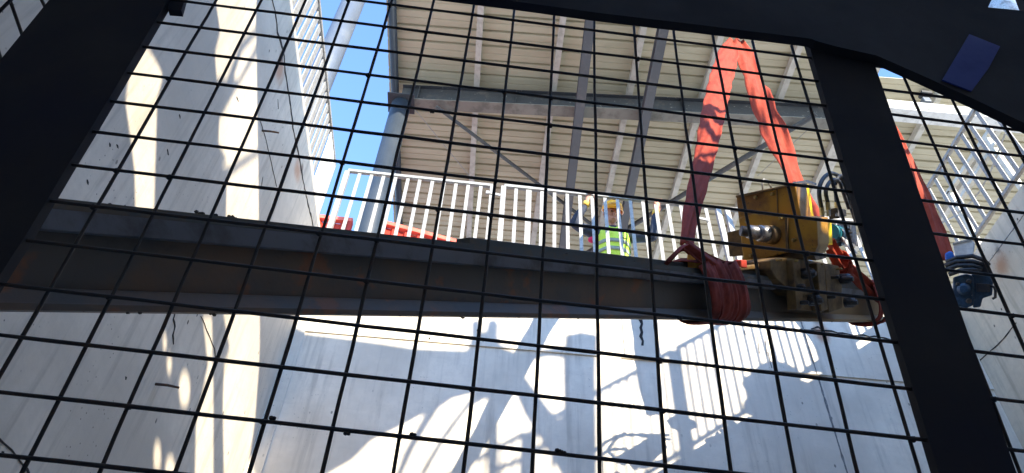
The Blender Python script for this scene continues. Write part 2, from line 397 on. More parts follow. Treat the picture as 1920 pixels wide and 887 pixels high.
# ================================================================== RAILINGS
def railing(p0, p1, z0, label, n=None, h=1.1, bw=.038, bt=.010, group='galvanised railings round the pit rim', top=.042, posts=(True, True), thick=(), tilt=0, pitch=.145):
    p0, p1 = V(p0), V(p1); d = (p1 - p0); L = d.length; d.normalize()
    t = thing('railing', (p0 + p1) / 2 + V((0, 0, z0 - p0.z)), label, 'railing', group)
    s = d.cross(V((0, 0, 1)))
    zt = z0 + h
    bm = B(); a = V((p0.x, p0.y, zt)); b = V((p1.x, p1.y, zt + tilt)); bar(bm, a, b, top, top); obj('top_rail', bm, 'galv', t, bevel=.006)
    bm = B(); bar(bm, V((p0.x, p0.y, z0 + .09)), V((p1.x, p1.y, z0 + .09 + tilt)), .04, .04); obj('bottom_rail', bm, 'galv', t, bevel=.006)
    n = n or int(L / pitch)
    for k in range(n + 1):
        f = (k / n) if n else 0
        q = p0.lerp(p1, f); zz = tilt * f
        isp = (k == 0 and posts[0]) or (k == n and posts[1]); w_ = .055 if isp else (.062 if k in thick else bw)
        th = .05 if isp else bt
        z_lo = z0 if isp else z0 + .112
        lean = random.uniform(-.004, .004)
        bm = B(); bar(bm, V((q.x, q.y, z_lo)), V((q.x, q.y, zt + zz - .022)) + d * lean, w_, th, upv=s)
        if isp: box(bm, (q.x, q.y, z0 + .006), (.11, .11, .012))
        obj('post' if isp else 'baluster', bm, 'galv', t, bevel=.0)
    return t
fy = YF + .06
def fx(px): return PY(px, 350, fy).x
xa, xb, xc, xd = XL + .03, fx(924), fx(945), fx(1336)
r1 = railing((xa, fy, 0), (xb, fy, 0), ZT, 'galvanised railing on the far rim, section in front of the blue sky and red containers', n=12, h=1.17, tilt=-.04)
r2 = railing((xc, fy, 0), (xd, fy, 0), ZT, 'galvanised railing on the far rim that the crouching worker grips', n=17, h=1.15, tilt=-.05, thick=(2,))
r3 = railing((fx(1352), fy, 0), (XR - .05, fy, 0), ZT, 'galvanised railing on the far rim, section behind the yellow machine', n=13, h=1.10, tilt=-.02)
bm = B(); bar(bm, PY(912, 360, fy - .03), PY(938, 366, fy - .03), .012, .035); box(bm, PY(914, 361, fy - .035), (.035, .02, .05)); obj('latch', bm, 'galv', r2)
bm = B(); bar(bm, PY(1306, 408, fy - .03), PY(1330, 413, fy - .03), .012, .035); obj('latch', bm, 'galv', r3)
lx = XL - .10
for k, (y0, y1, lab) in enumerate(((5.35, 3.05, 'white railing with close flat bars on the left rim, nearest the far corner'), (2.98, .7, 'white railing with close flat bars on the left rim, cut by the top edge'))):
    r = railing((lx, y0, 0), (lx, y1, 0), ZT + .10, lab, h=1.0, bw=.075, bt=.012, pitch=.125)
    if k == 0:
        bm = B(); bar(bm, (lx + .03, 5.33, ZT + .55), (lx + .03, 4.86, ZT + .55), .006, .9); obj('end_panel', bm, 'white', r)
rx = XR - .02
rr1 = railing((rx, 5.10, 0), (rx, 3.05, 0), ZT, 'galvanised railing on the right rim, in front of the red sling', bw=.042, pitch=.137, posts=(False, True))
rr2 = railing((rx, 2.98, 0), (rx, .6, 0), ZT, 'galvanised railing on the right rim, cut by the right edge of the photo', bw=.042, pitch=.137)
for y0, y1 in ((.5, -1.6), (-1.7, -3.8)):
    railing((rx, y0, 0), (rx, y1, 0), ZT, 'galvanised railing on the right rim, beyond the edge of the picture', bw=.035, pitch=.137)
# a second, lighter guard rail standing further back on the right
t = thing('guard_rail', (5.6, 5, ZT), 'pale steel guard rail with two cross bars standing behind the right rim railing', 'railing')
for a, b in (((1858, 243), (1772, 372)), ((1868, 268), (1790, 392))):
    bm = B(); bar(bm, PX(*a, 5.5), PX(*b, 5.5), .05, .05); obj('cross_bar', bm, 'purlin', t)
for f in (.1, .9):
    p = PX(1858, 243, 5.5).lerp(PX(1772, 372, 5.5), f); bm = B(); bar(bm, (p.x, p.y, ZT - .03), p, .05, .05, V((0, 1, 0))); obj('post', bm, 'purlin', t)
cb = [PX(x, y, 4.85) for x, y in ((1740, 428), (1762, 420), (1790, 405), (1815, 385), (1838, 358), (1858, 320), (1872, 285), (1885, 250))]
bm = B(); tube(bm, cb, .009, 6); tag(obj('cable', bm, 'galv'), 'thin pale cable sagging across the right railing', 'cable')

# ================================================================== ROOF
roof = thing('canopy_roof', (-1.8, 7.53, ZT), 'big beige corrugated canopy roof seen from below, on dark steel beams and columns', 'canopy')
ZR = 11.66
def deck(x0, x1, y0, y1, name='roof_sheet'):
    bm = B(); y = y0; pitch = .285; prof = []
    while y < y1:
        prof += [(y, ZR), (y + .105, ZR), (y + .112, ZR + .010), (y + .122, ZR + .010), (y + .129, ZR), (y + pitch - .05, ZR), (y + pitch - .036, ZR + .045), (y + pitch - .014, ZR + .045)]
        y += pitch
    n = 6; rows = []
    for k in range(n + 1):
        x = x0 + (x1 - x0) * k / n
        rows.append([bm.verts.new((x, p[0] - .022 * (x - 0), p[1])) for p in prof])
    for a, b in zip(rows, rows[1:]):
        for i in range(len(prof) - 1): bm.faces.new((a[i], a[i + 1], b[i + 1], b[i]))
    r = bmesh.ops.extrude_face_region(bm, geom=bm.faces[:])
    bmesh.ops.translate(bm, vec=V((0, 0, .012)), verts=[e for e in r['geom'] if isinstance(e, bmesh.types.BMVert)])
    return obj(name, bm, 'deck', roof)
deck(-2.08, 6.28, 4.9, 15.5)
deck(6.285, 14, 6.62, 15.5)
for px_, wd in ((-.52, .10), (.84, .10), (2.18, .10), (3.47, .10), (4.81, .10), (6.16, .22), (7.5, .10), (8.85, .10), (10.2, .10), (11.5, .10)):
    y0 = 4.9 if px_ < 6.3 else 6.55
    bm = B(); bar(bm, (px_, y0, ZR - .075), (px_ + .05, 15.4, ZR - .075), wd, .146); obj('purlin', bm, 'purlin', roof)
bm = B(); tube(bm, [V((-1.97, 4.9, ZR - .10)), V((-1.93, 15.4, ZR - .10))], .07, 12); obj('edge_pipe', bm, 'column', roof, smooth=True)
def ibeam(name, p0, p1, h, fw_, tf=.016, tw=.012, m='darksteel', mf=None):
    p0, p1 = V(p0), V(p1)
    bm = B(); bar(bm, p0 + V((0, 0, h / 2)), p1 + V((0, 0, h / 2)), tw, h - 2 * tf); bar(bm, p0 + V((0, 0, h - tf / 2)), p1 + V((0, 0, h - tf / 2)), fw_, tf)
    o = obj(name, bm, m, roof)
    bm = B(); bar(bm, p0 + V((0, 0, tf / 2)), p1 + V((0, 0, tf / 2)), fw_, tf); obj('flange', bm, mf or m, o)
    return o
ibeam('main_beam', (-1.8, 7.52, 11.05), (6.1, 7.10, 11.05), .44, .22, tw=.1, mf='flange')
bm = B()
for x in (-1.5, .2, 3.1, 4.6):
    yy = 7.52 - (x + 1.8) * .053; box(bm, (x, yy - .03, 11.27), (.016, .19, .40))
obj('stiffener', bm, 'darksteel', roof)
for a, b in ((1.19, 1.47), (2.34, 2.56)):
    ibeam('rafter', (a, 4.9, 10.80), (b, 11.5, 10.80), .22, .15, tf=.014, tw=.05, m='rafter', mf='rafter')
def brace(a, b, r):
    bm = B(); tube(bm, [a, b], r, 8); obj('brace', bm, 'brace', roof)
br = [PZ(x, y, 10.95) for x, y in ((818, 200), (1012, 347), (1100, 415))]
brace(br[0], br[0] + (br[1] - br[0]) * 1.8, .033)
br = [PZ(x, y, 10.95) for x, y in ((1530, 214), (1240, 390))]
brace(br[0], br[0] + (br[1] - br[0]) * 1.7, .048)
for a, b in (((778, 205), (880, 330)), ((1540, 220), (1420, 330))):
    bm = B(); tube(bm, [PZ(*a, 11.1), PZ(*b, 11.1)], .007, 5); obj('tie_rod', bm, 'galv', roof)
# columns
def column(x, y, r, z1, m, name='column'):
    bm = B(); tube(bm, [V((x, y, ZT - .03)), V((x, y, z1))], r, 24); o = obj(name, bm, m, roof, smooth=False)
    for p in o.data.polygons: p.use_smooth = len(p.vertices) == 4
    bm = B(); box(bm, (x, y, ZT - .01), (r * 3.4, r * 3.4, .03)); obj('base_plate', bm, m, o)
    return o
c1 = column(-1.77, 7.53, .165, 11.02, 'column')
bm = B(); box(bm, (-1.77, 7.50, 11.035), (.46, .40, .022)); box(bm, (-1.93, 7.45, 11.15), (.10, .02, .22)); obj('cap_plate', bm, 'darksteel', c1)
column(6.0, 7.1, .165, 11.02, 'column')
column(12.5, 7.1, .165, 11.02, 'column')
column(-1.77, 14.6, .165, 11.5, 'column')
ibeam('edge_beam', (6.30, 6.80, 11.02), (13.5, 6.80, 11.02), .25, .26, tf=.02, tw=.02, m='white', mf='white')
# small light fitting under the right part of the roof
fl = thing('floodlight', PZ(1735, 185, 11.5), 'small grey floodlight under the canopy right of the wide black post', 'light')
p = PZ(1735, 178, 11.56); bm = B(); box(bm, p, (.18, .14, .06)); obj('bracket', bm, 'darksteel', fl)
p = PZ(1736, 190, 11.42); bm = B(); box(bm, p, (.13, .10, .12)); obj('lamp_head', bm, 'lightcol', fl, bevel=.01)
# pale free-standing pipe columns left of the canopy and at the upper right
t = thing('pipe_column', (-2.45, 5.75, ZT), 'pale round pipe column behind the left rim railing at the top of the photo', 'column')
bm = B(); tube(bm, [V((-2.47, 5.66, ZT - .03)), V((-2.47, 5.66, 13.5))], .17, 24); obj('shaft', bm, 'lightcol', t, smooth=True)
bm = B(); box(bm, (-2.47, 5.66, ZT - .01), (.5, .5, .03)); obj('base_plate', bm, 'lightcol', t)
pt = PD(1873, 4, 7.5)
t = thing('pipe_column', (pt.x, pt.y, ZT), 'shiny silver pipe column seen through the small opening in the black frame at top right', 'column')
bm = B(); tube(bm, [V((pt.x, pt.y, ZT - .03)), V((pt.x, pt.y, pt.z + 3))], .17, 24); obj('shaft', bm, 'shaft', t, smooth=True)
bm = B(); box(bm, (pt.x, pt.y, ZT - .01), (.5, .5, .03)); obj('base_plate', bm, 'shaft', t)

# ================================================================== RED CONTAINERS beyond
def container(x0, x1, y0, ztop0, ztop1, lab):
    t = thing('container', ((x0 + x1) / 2, y0, ZT), lab, 'container', 'red corrugated containers behind the far railing')
    bm = B(); n = int((x1 - x0) / .035); z0 = ZT - .02; pr = []
    for k in range(n + 1):
        x = x0 + (x1 - x0) * k / n; dy = (0, .0, .045, .045, .045, 0)[k % 6]; pr.append((x, y0 + dy))
    pr += [(x1, y0 + 2.4), (x0, y0 + 2.4)]
    lo = [bm.verts.new((x, y, z0)) for x, y in pr]
    hi = [bm.verts.new((x, y, ztop0 + (ztop1 - ztop0) * (x - x0) / (x1 - x0) - .08)) for x, y in pr]
    m_ = len(pr)
    for i in range(m_): bm.faces.new((lo[i], lo[(i + 1) % m_], hi[(i + 1) % m_], hi[i]))
    bm.faces.new(hi); obj('body', bm, 'red', t)
    bm = B(); bar(bm, (x0 - .02, y0, ztop0 - .035), (x1 + .02, y0, ztop1 - .035), .09, .075); obj('top_rim', bm, 'redtop', t)
    bm = B(); bar(bm, (x0, y0 - .01, ZT), (x0, y0 - .01, ztop0 - .075), .07, .07, V((0, 1, 0))); obj('corner_post', bm, 'red', t)
    bm = B(); bar(bm, (x1, y0 - .01, ZT), (x1, y0 - .01, ztop1 - .075), .07, .07, V((0, 1, 0))); obj('corner_post', bm, 'red', t)
container(-3.9, -2.30, 8.5, 9.10, 9.05, 'red corrugated container left of the blue-grey column')
container(-1.80, -.5, 8.55, 9.13, 8.80, 'red corrugated container right of the blue-grey column')

# ================================================================== HANGING STEEL BEAM
e1 = ray(2307, 613).normalized()
T0 = ray(100, 372) * 1.78
nn = -ray(900, 500); nn = (nn - e1 * nn.dot(e1)).normalized(); ww = nn.cross(e1)
if ww.z < 0: ww = -ww
ca, sa = math.cos(math.radians(7)), math.sin(math.radians(7))
N = nn * ca + ww * sa; W = N.cross(e1)
if W.z < 0: W = -W                                     # W: up across the section, N: towards the viewer
HB = .262
def PB(x, y, off=0.): return plane_hit(x, y, T0 + N * off, N)
def bp(s, v, o): return T0 + e1 * s + W * v + N * o     # s along, v up from the top line, o towards viewer
SL, SR = -.9, (PB(1662, 543) - T0).dot(e1)
beam = thing('steel_beam', bp((SL + SR) / 2, -HB / 2, -.12), 'dark oily steel I-beam hanging slantwise across the pit, gripped by the yellow clamp', 'steel beam')
def bbar(bm, s0, s1, v0, v1, o0, o1):
    box(bm, bp((s0 + s1) / 2, (v0 + v1) / 2, (o0 + o1) / 2), (s1 - s0, abs(v1 - v0), abs(o1 - o0)), (e1, W, N))
FWD = .14
bm = B(); bbar(bm, SL, SR, -.018, -HB + .018, -FWD / 2 - .006, -FWD / 2 + .006); obj('web', bm, 'beam', beam)
bm = B(); bbar(bm, SL, SR, -.018, 0, -FWD, 0); o = obj('flange', bm, 'beam', beam, bevel=.003)
bm = B(); bbar(bm, SL, SR, -HB, -HB + .018, -FWD, 0); obj('flange', bm, 'beam', beam, bevel=.003)
s9 = (PB(900, 470) - T0).dot(e1)
bm = B(); bbar(bm, SL, SR - .02, -.025, .001, -.010, .004); obj('edge_strip', bm, 'beamtop', beam)
bm = B(); prism(bm, [bp(SL, -.025, .003), bp(SL, -.070, -.026), bp(SL, -.073, -.050), bp(SL, -.025, -.050)], e1 * (SR - SL - .02)); obj('lip', bm, 'beamlip', beam)
bm = B(); prism(bm, [bp(SL, -HB + .016, -.002), bp(SL, -HB + .052, -.035), bp(SL, -HB + .054, -.05), bp(SL, -HB + .016, -.05)], e1 * (SR - SL - .02)); obj('lip', bm, 'beam', beam)
bm = B(); bbar(bm, s9, SR - .04, .002, .034, -.13, -.055); obj('top_bar', bm, 'beamtop', beam, bevel=.003)
# crumbs of concrete and mud stuck along the edges
def crumb(bm, p, r):
    m_ = Matrix.Translation(p) @ Matrix.Diagonal((r * random.uniform(.7, 1.8), r * random.uniform(.7, 1.3), r * random.uniform(.5, 1.0), 1))
    g_ = bmesh.ops.create_icosphere(bm, subdivisions=1, radius=1, matrix=m_)
    for v in g_['verts']: v.co += V([random.uniform(-.2, .2) * r for _ in range(3)])
bm = B()
for k in range(90):
    s = random.uniform(SL, SR); crumb(bm, bp(s, random.choice((.001, .001, -HB)), random.uniform(-.03, .0)), random.uniform(.002, .006))
for x, y in ((368, 393), (378, 396), (405, 399), (430, 402), (436, 404), (660, 437), (675, 437), (715, 441)):
    p = PB(x, y + 4, -.01); crumb(bm, p, random.uniform(.005, .009))
for x, y in ((868, 597), (395, 590), (402, 591), (240, 588), (262, 588)):
    p = PB(x, y - 1, -.01); crumb(bm, p, random.uniform(.003, .006))
obj('mud_crumbs', bm, 'crumb', beam)
for x, y, dx in ((1302, 510, 6.5), (1440, 523, 5.5)):
    p = PB(x, y, -.03); s = (p - T0).dot(e1); d_ = (PB(x + dx, y, -.03) - PB(x - dx, y, -.03)).length
    bm = B(); bbar(bm, s - d_ / 2, s + d_ / 2, .003, .075 if x < 1400 else .065, -.05, .0)
    tag(obj('spacer_block', bm, 'orange', beam, bevel=.004), None)

# ================================================================== SLINGS
def strap(bm, path, widths, sides, folds=3, amp=.010, thick=.006, nu=14, tw=None):
    """webbing swept along a path; its cross-section is crumpled into folds"""
    pts, ws, sd = [], [], []
    for i in range(len(path) - 1):
        k = max(2, int((path[i + 1] - path[i]).length / .05))
        for j in range(k):
            f = j / k; pts.append(path[i].lerp(path[i + 1], f)); ws.append(widths[i] * (1 - f) + widths[i + 1] * f)
            sd.append(sides[i].lerp(sides[i + 1], f).normalized())
    pts.append(path[-1]); ws.append(widths[-1]); sd.append(sides[-1].normalized())
    for _ in range(2):
        pts = [pts[0]] + [(pts[i - 1] + pts[i] * 2 + pts[i + 1]) / 4 for i in range(1, len(pts) - 1)] + [pts[-1]]
    ph = random.uniform(0, 6); top, bot = [], []
    for i, p in enumerate(pts):
        d = (pts[min(i + 1, len(pts) - 1)] - pts[max(i - 1, 0)]).normalized()
        s = (sd[i] - d * sd[i].dot(d)).normalized(); n = d.cross(s)
        ra, rb = [], []
        for u in range(nu + 1):
            f = u / nu * 2 - 1
            z = amp * math.sin(f * math.pi * folds / 2 + ph + .25 * math.sin(i * .35)) + .4 * amp * math.sin(f * 9 + i * .5)
            edge = 1 + .04 * math.sin(i * .9 + ph)
            q = p + s * (f * ws[i] / 2 * edge) + n * z
            ra.append(bm.verts.new(q + n * thick / 2)); rb.append(bm.verts.new(q - n * thick / 2))
        top.append(ra); bot.append(rb)
    for i in range(len(pts) - 1):
        for u in range(nu):
            bm.faces.new((top[i][u], top[i][u + 1], top[i + 1][u + 1], top[i + 1][u]))
            bm.faces.new((bot[i][u], bot[i + 1][u], bot[i + 1][u + 1], bot[i][u + 1]))
        for u in (0, nu): bm.faces.new((top[i][u], bot[i][u], bot[i + 1][u], top[i + 1][u]))
    for i in (0, -1):
        for u in range(nu): bm.faces.new((top[i][u], top[i][u + 1], bot[i][u + 1], bot[i][u]))
def at_s(px, py, off): return PB(px, py, off)
Bc = PB(1549, 560, -.1); HK = PY(1385, 62, Bc.y)          # hook stands above the clamp
side = V((1, 0, 0)) * 1.0 + V((0, .1, 0))
def leg(pix, p_end, wpx):
    """points on the straight line hook -> p_end in depth, placed under the given pixels"""
    out, wd = [], []
    y0, y1 = pix[0][1], pix[-1][1]; d0 = -(R.transposed() @ HK).z; d1 = -(R.transposed() @ p_end).z
    for (x, y), w_ in zip(pix, wpx):
        f = (y - y0) / (y1 - y0); d = 1 / ((1 - f) / d0 + f / d1)
        out.append(PD(x, y, d)); wd.append(w_ * d / F)
    return out, wd
def hoops(bm, x0, x1, n, wid, skew, grow):
    s0 = (PB(x0, 540) - T0).dot(e1); s1 = (PB(x1, 540) - T0).dot(e1)
    for k in range(n):
        sc = s0 + (s1 - s0) * (k + .5) / n; g_ = grow + random.uniform(0, .018)
        ring = []
        for v, o in ((.03, .02), (-.06, .05), (-HB / 2, .062), (-HB + .05, .045), (-HB - .004, .0), (-HB - .006, -.10), (-HB - .004, -FWD - .02), (-HB / 2, -FWD - .04), (0, -FWD - .02), (.05, -.14), (.045, -.06), (.03, .02)):
            t_ = (v + HB / 2) / HB
            ring.append(bp(sc + skew * t_ + random.uniform(-.004, .004), v + g_ * (1 if v > -HB / 2 else -1) * .6, o + g_ * (1 if o > -.1 else -1)))
        strap(bm, ring, [wid * random.uniform(.85, 1.1) for _ in ring], [e1 + W * .12] * len(ring), folds=2.0, amp=.007, nu=14)
hk = thing('crane_hook', HK, 'crane hook block above the red slings, hidden by the black top frame', 'crane hook')
bm = B(); tube(bm, [HK + V((math.cos(a) * .09, 0, math.sin(a) * .09)) for a in [math.radians(k * 22.5 - 90) for k in range(13)]], .022, 10); obj('hook', bm, 'darkbolt', hk, smooth=True)
bm = B(); box(bm, HK + V((0, 0, .30)), (.22, .14, .34)); obj('block', bm, 'yellow2', hk, bevel=.02)
bm = B()
for dx in (-.06, .06): tube(bm, [HK + V((dx, 0, .45)), HK + V((dx, 0, 3.2))], .008, 6)
obj('wire_rope', bm, 'darkbolt', hk)

t = thing('lifting_sling', PB(1340, 540), 'red webbing sling wrapped round the steel beam left of the yellow machine', 'lifting sling', 'red lifting slings')
endp = PB(1290, 465, -.05)
path, wd = leg([(1372, 74), (1368, 95), (1352, 150), (1335, 225), (1322, 290), (1308, 350), (1296, 405), (1287, 462)], endp, [16, 38, 46, 44, 40, 36, 32, 24])
bm = B(); strap(bm, path, wd, [side, side, side + V((0, .3, 0)), side, side - V((0, .3, 0)), side, side + V((0, .4, 0)), side], folds=2.2, amp=.013); obj('strap', bm, 'sling', t, smooth=True)
bm = B(); hoops(bm, 1318, 1378, 4, .15, -.10, .006); obj('wrap', bm, 'slingdirty', t, smooth=True)
bm = B()
k1 = [PB(x, y, .03) for x, y in ((1287, 460), (1300, 468), (1322, 485), (1345, 500), (1372, 512))]
strap(bm, k1, [.06, .075, .085, .10, .10], [W + e1 * .3] * 5, folds=3, amp=.012)
k2 = [PB(x, y, -.04) for x, y in ((1250, 493), (1268, 475), (1280, 462), (1292, 464), (1300, 478), (1312, 492), (1340, 498))]
strap(bm, k2, [.03, .045, .05, .05, .05, .06, .07], [N + W * .3] * 7, folds=2, amp=.010)
obj('knot', bm, 'slingdirty', t, smooth=True)

t = thing('lifting_sling', PB(1600, 540), 'red webbing sling running down behind the yellow machine to the right end of the beam', 'lifting sling', 'red lifting slings')
endp = PB(1545, 420, -.25)
path, wd = leg([(1385, 74), (1393, 95), (1415, 150), (1437, 215), (1462, 270), (1487, 330), (1512, 385), (1532, 425)], endp, [18, 42, 44, 40, 52, 46, 44, 36])
s2 = [side, side, side + V((0, .3, 0)), side - V((0, 1.2, 0)), side, side + V((0, .4, 0)), side, side]
bm = B(); strap(bm, path, wd, s2, folds=2.4, amp=.016); obj('strap', bm, 'sling', t, smooth=True)
bm = B()
k1 = [PB(x, y, .02) for x, y in ((1556, 458), (1572, 488), (1592, 505), (1612, 525), (1632, 540), (1650, 556))]
strap(bm, k1, [.12, .13, .13, .11, .10, .11], [W * .9 + e1 * .5] * 6, folds=3.2, amp=.02); obj('tail', bm, 'sling', t, smooth=True)
bm = B(); c_ = PB(1578, 492, .03)
for k in range(3):
    cc = c_ + e1 * (.018 * k) - W * .02 * k
    ring = [cc + (N * math.cos(a) * .06 + (W + e1 * .2) * math.sin(a) * .075) for a in [k2_ * math.pi / 5 for k2_ in range(11)]]
    strap(bm, ring, [.05] * 11, [e1 - W * .5] * 11, folds=2, amp=.006, nu=8)
obj('knot', bm, 'sling', t, smooth=True)
bm = B(); hoops(bm, 1626, 1650, 2, .13, -.03, .006); obj('wrap', bm, 'slingdirty', t, smooth=True)

t = thing('lifting_sling', PD(1770, 470, 6.6), 'bright red sling right of the wide black post, widening downwards to the navy motor', 'lifting sling', 'red lifting slings')
pix = [(1560, -10), (1610, 100), (1668, 222), (1700, 298), (1727, 365), (1752, 430), (1775, 490)]
pp = [PD(x, y, d) for (x, y), d in zip(pix, (8.2, 7.9, 7.5, 7.2, 6.95, 6.8, 6.55))]
ws = [w_ * d / F for w_, d in zip((8, 10, 16, 32, 42, 50, 40), (8.2, 7.9, 7.5, 7.2, 6.95, 6.8, 6.55))]
bm = B(); strap(bm, pp, ws, [side] * 7, folds=2.6, amp=.016); obj('strap', bm, 'sling', t, smooth=True)

# ================================================================== YELLOW MACHINE
mc = thing('hydraulic_clamp', PB(1470, 480, -.1), 'yellow hydraulic machine with a greasy shaft, clamped on top of the beam', 'machine')
Z2 = lambda x, y: (1240 + x / 2.957, 320 + y / 2.957)     # from the enlarged crop back to photo pixels
MN = V((-.62, -.45, -.62)).normalized(); MO = PB(1475, 430, .02)       # the machine's front faces down and to the left
def PMc(x, y, off=0.): return plane_hit(x, y, MO + MN * off, MN)
def mpts(L, off, mn=False): return [(PMc if mn else PB)(*Z2(*q), off) for q in L]
def plate(name, L, off, depth, m, parent=mc, bev=.006, mn=False):
    bm = B(); prism(bm, mpts(L, off, mn), -(MN if mn else N) * depth); return obj(name, bm, m, parent, bevel=bev)
up_h = plate('upper_housing', [(415, 145), (742, 78), (775, 260), (690, 256), (430, 292)], -.02, .22, 'yellow', mn=True)
plate('cover_rim', [(411, 138), (743, 68), (745, 80), (412, 150)], .0, .24, 'yellow2', up_h, .003, mn=True)
plate('seam', [(637, 102), (643, 101), (647, 245), (641, 246)], -.012, .02, 'yellow2', up_h, .001, mn=True)
lo_h = plate('lower_housing', [(428, 262), (515, 238), (862, 262), (868, 412), (845, 470), (702, 452), (492, 512), (455, 505), (440, 370)], .03, .24, 'yellow', mn=True)
plate('flange_plate', [(362, 342), (455, 322), (470, 470), (376, 478)], -.01, .12, 'yellow2', mc, mn=True)
plate('side_rib', [(684, 244), (698, 246), (704, 448), (690, 446)], .05, .05, 'yellow2', lo_h, .003, mn=True)
plate('side_cover', [(746, 88), (818, 74), (848, 262), (778, 262)], .035, .14, 'lityellow')
plate('side_cover', [(858, 264), (944, 284), (952, 412), (868, 410)], .06, .14, 'lityellow')
bm = B(); box(bm, PB(*Z2(795, 72), -.1), (.16, .10, .015), (e1, N, W)); obj('name_plate', bm, 'paper', mc)
# shaft
def mtube(name, a, b, off0, off1, r0, r1, m, parent=mc, seg=24):
    p, q = ((PMc if parent is mc else PB)(*Z2(*k_), o_) for k_, o_ in ((a, off0), (b, off1)))
    bm = B(); tube(bm, [p, q], [r0, r1], seg); o = obj(name, bm, m, parent)
    for f_ in o.data.polygons: f_.use_smooth = len(f_.vertices) == 4
    md = o.modifiers.new('b', 'BEVEL'); md.width = .004; md.limit_method = 'ANGLE'; return o
pxm = 1 / 2.957 * 4.2 / F                                 # metres per crop pixel at the machine
sh = mtube('shaft', (440, 333), (520, 345), .16, .10, 33 * pxm, 34 * pxm, 'darkbolt')
mtube('shaft_sleeve', (478, 336), (560, 350), .13, .06, 43 * pxm, 45 * pxm, 'shaft')
mtube('shaft_collar', (540, 346), (605, 355), .10, .02, 52 * pxm, 55 * pxm, 'shaft')
mtube('bearing_housing', (590, 352), (625, 357), .06, .01, 58 * pxm, 62 * pxm, 'yellow2')
bm = B(); tube(bm, [PB(*Z2(*q), -.12) for q in ((562, 112), (560, 60), (568, 48), (582, 52), (616, 104))], .006, 8); obj('lifting_eye', bm, 'galv', mc, smooth=True)
def bolt(x, y, off, r, m='brass', L=.03, parent=mc):
    up_ = m == 'brass' and y < 480; p = (PMc if up_ else PB)(*Z2(x, y), off); N_ = MN if up_ else N; bm = B(); tube(bm, [p - N_ * .02, p + N_ * L * .6, p + N_ * L], [r, r, r * .75], 6 if m != 'darkbolt' else 12); return obj('bolt', bm, m, parent)
for x, y, o_ in ((526, 148, -.02), (618, 130, -.02), (665, 262, .05), (478, 282, .03), (735, 385, .04), (500, 470, .04)): bolt(x, y, o_, .012)
# clamp jaws round the beam
jaw = plate('clamp_body', [(603, 498), (640, 482), (738, 484), (880, 506), (985, 528), (1003, 640), (1000, 700), (740, 690), (640, 600), (606, 545)], .05, .34, 'yellow2')
plate('jaw_plate', [(728, 490), (770, 494), (790, 760), (752, 772)], .09, .06, 'yellow2')
plate('jaw_plate', [(862, 512), (905, 518), (925, 770), (888, 780)], .10, .06, 'yellow2')
plate('jaw_plate', [(905, 520), (985, 540), (1005, 765), (930, 788)], .07, .05, 'yellow2')
plate('lower_jaw', [(742, 640), (1000, 640), (1006, 760), (930, 786), (752, 770)], .04, .03, 'yellow2')
plate('base_plate', [(400, 540), (600, 508), (615, 520), (610, 534), (430, 556)], -.02, .16, 'yellow2')
plate('cushion', [(445, 480), (700, 452), (845, 470), (860, 500), (730, 490), (600, 505), (450, 520)], -.02, .22, 'yellow2', mn=True)
for x, y in ((800, 570), (1010, 600), (838, 718), (1035, 730)):
    bolt(x, y, .10, 36 * pxm, 'darkbolt', .05); bolt(x + 12, y + 2, .14, 20 * pxm, 'darkbolt', .05)
for x, y in ((960, 590), (940, 700), (770, 640), (812, 655), (790, 732)): bolt(x, y, .11, 13 * pxm, 'darkbolt', .03)
for x, y in ((740, 500), (880, 520), (985, 545), (655, 495)): bolt(x, y, .09, 8 * pxm, 'brass', .02)
bm = B(); box(bm, PB(*Z2(438, 518), -.04), (.07, .05, .045), (e1, N, W)); obj('red_cap', bm, 'red', mc, bevel=.006)
# teal motor on the right side
mt = thing('hydraulic_motor', PB(*Z2(990, 360), -.05), 'teal hydraulic motor at the right end of the yellow machine, under black hoses', 'motor', 'hydraulic motors')
mtube('motor_body', (938, 345), (985, 358), -.05, -.05, 66 * pxm, 62 * pxm, 'teal', mt)
mtube('motor_flange', (975, 352), (1000, 360), -.02, -.03, 50 * pxm, 50 * pxm, 'navy', mt)
plate('valve_block', [(985, 300), (1040, 310), (1050, 390), (1000, 420)], -.02, .12, 'navy', mt)
plate('identification_plate', [(1000, 365), (1040, 390), (1090, 462), (1050, 445)], .02, .008, 'paper', mt, .001)
plate('manifold', [(1045, 285), (1075, 290), (1095, 420), (1060, 400)], -.06, .10, 'shaft', mt)
for (x, y) in ((1030, 325), (1042, 345)): bolt(x, y, .0, .008, 'darkbolt', .02, mt)
def hose(L, off, r, lab=None, parent=None, m='hose'):
    pts = mpts(L, off); q = []
    for i in range(len(pts) - 1):                         # Catmull-Rom through the points
        p0, p1, p2, p3 = pts[max(i - 1, 0)], pts[i], pts[i + 1], pts[min(i + 2, len(pts) - 1)]
        for k in range(6):
            u = k / 6; q.append(.5 * ((2 * p1) + (p2 - p0) * u + (2 * p0 - 5 * p1 + 4 * p2 - p3) * u * u + (3 * p1 - p0 - 3 * p2 + p3) * u ** 3))
    q.append(pts[-1]); bm = B(); tube(bm, q, r, 10); o = obj('hose', bm, m, parent, smooth=True)
    if lab: tag(o, lab, 'hose', 'black hydraulic hoses')
    return o
hs = [([(888, 205), (876, 140), (880, 80), (905, 35), (945, 15), (990, 40), (1020, 110), (1050, 200), (1078, 280)], .0, 15, 'outer black hydraulic hose looping over the teal motor'),
      ([(922, 175), (912, 120), (925, 75), (955, 50), (985, 62), (1005, 110), (1040, 210)], .04, 14, 'middle black hydraulic hose looping over the teal motor'),
      ([(970, 175), (966, 120), (965, 80), (975, 45), (1000, 30), (1030, 80), (1060, 190), (1090, 300)], .02, 13, 'innermost black hydraulic hose rising from the brass fittings')]
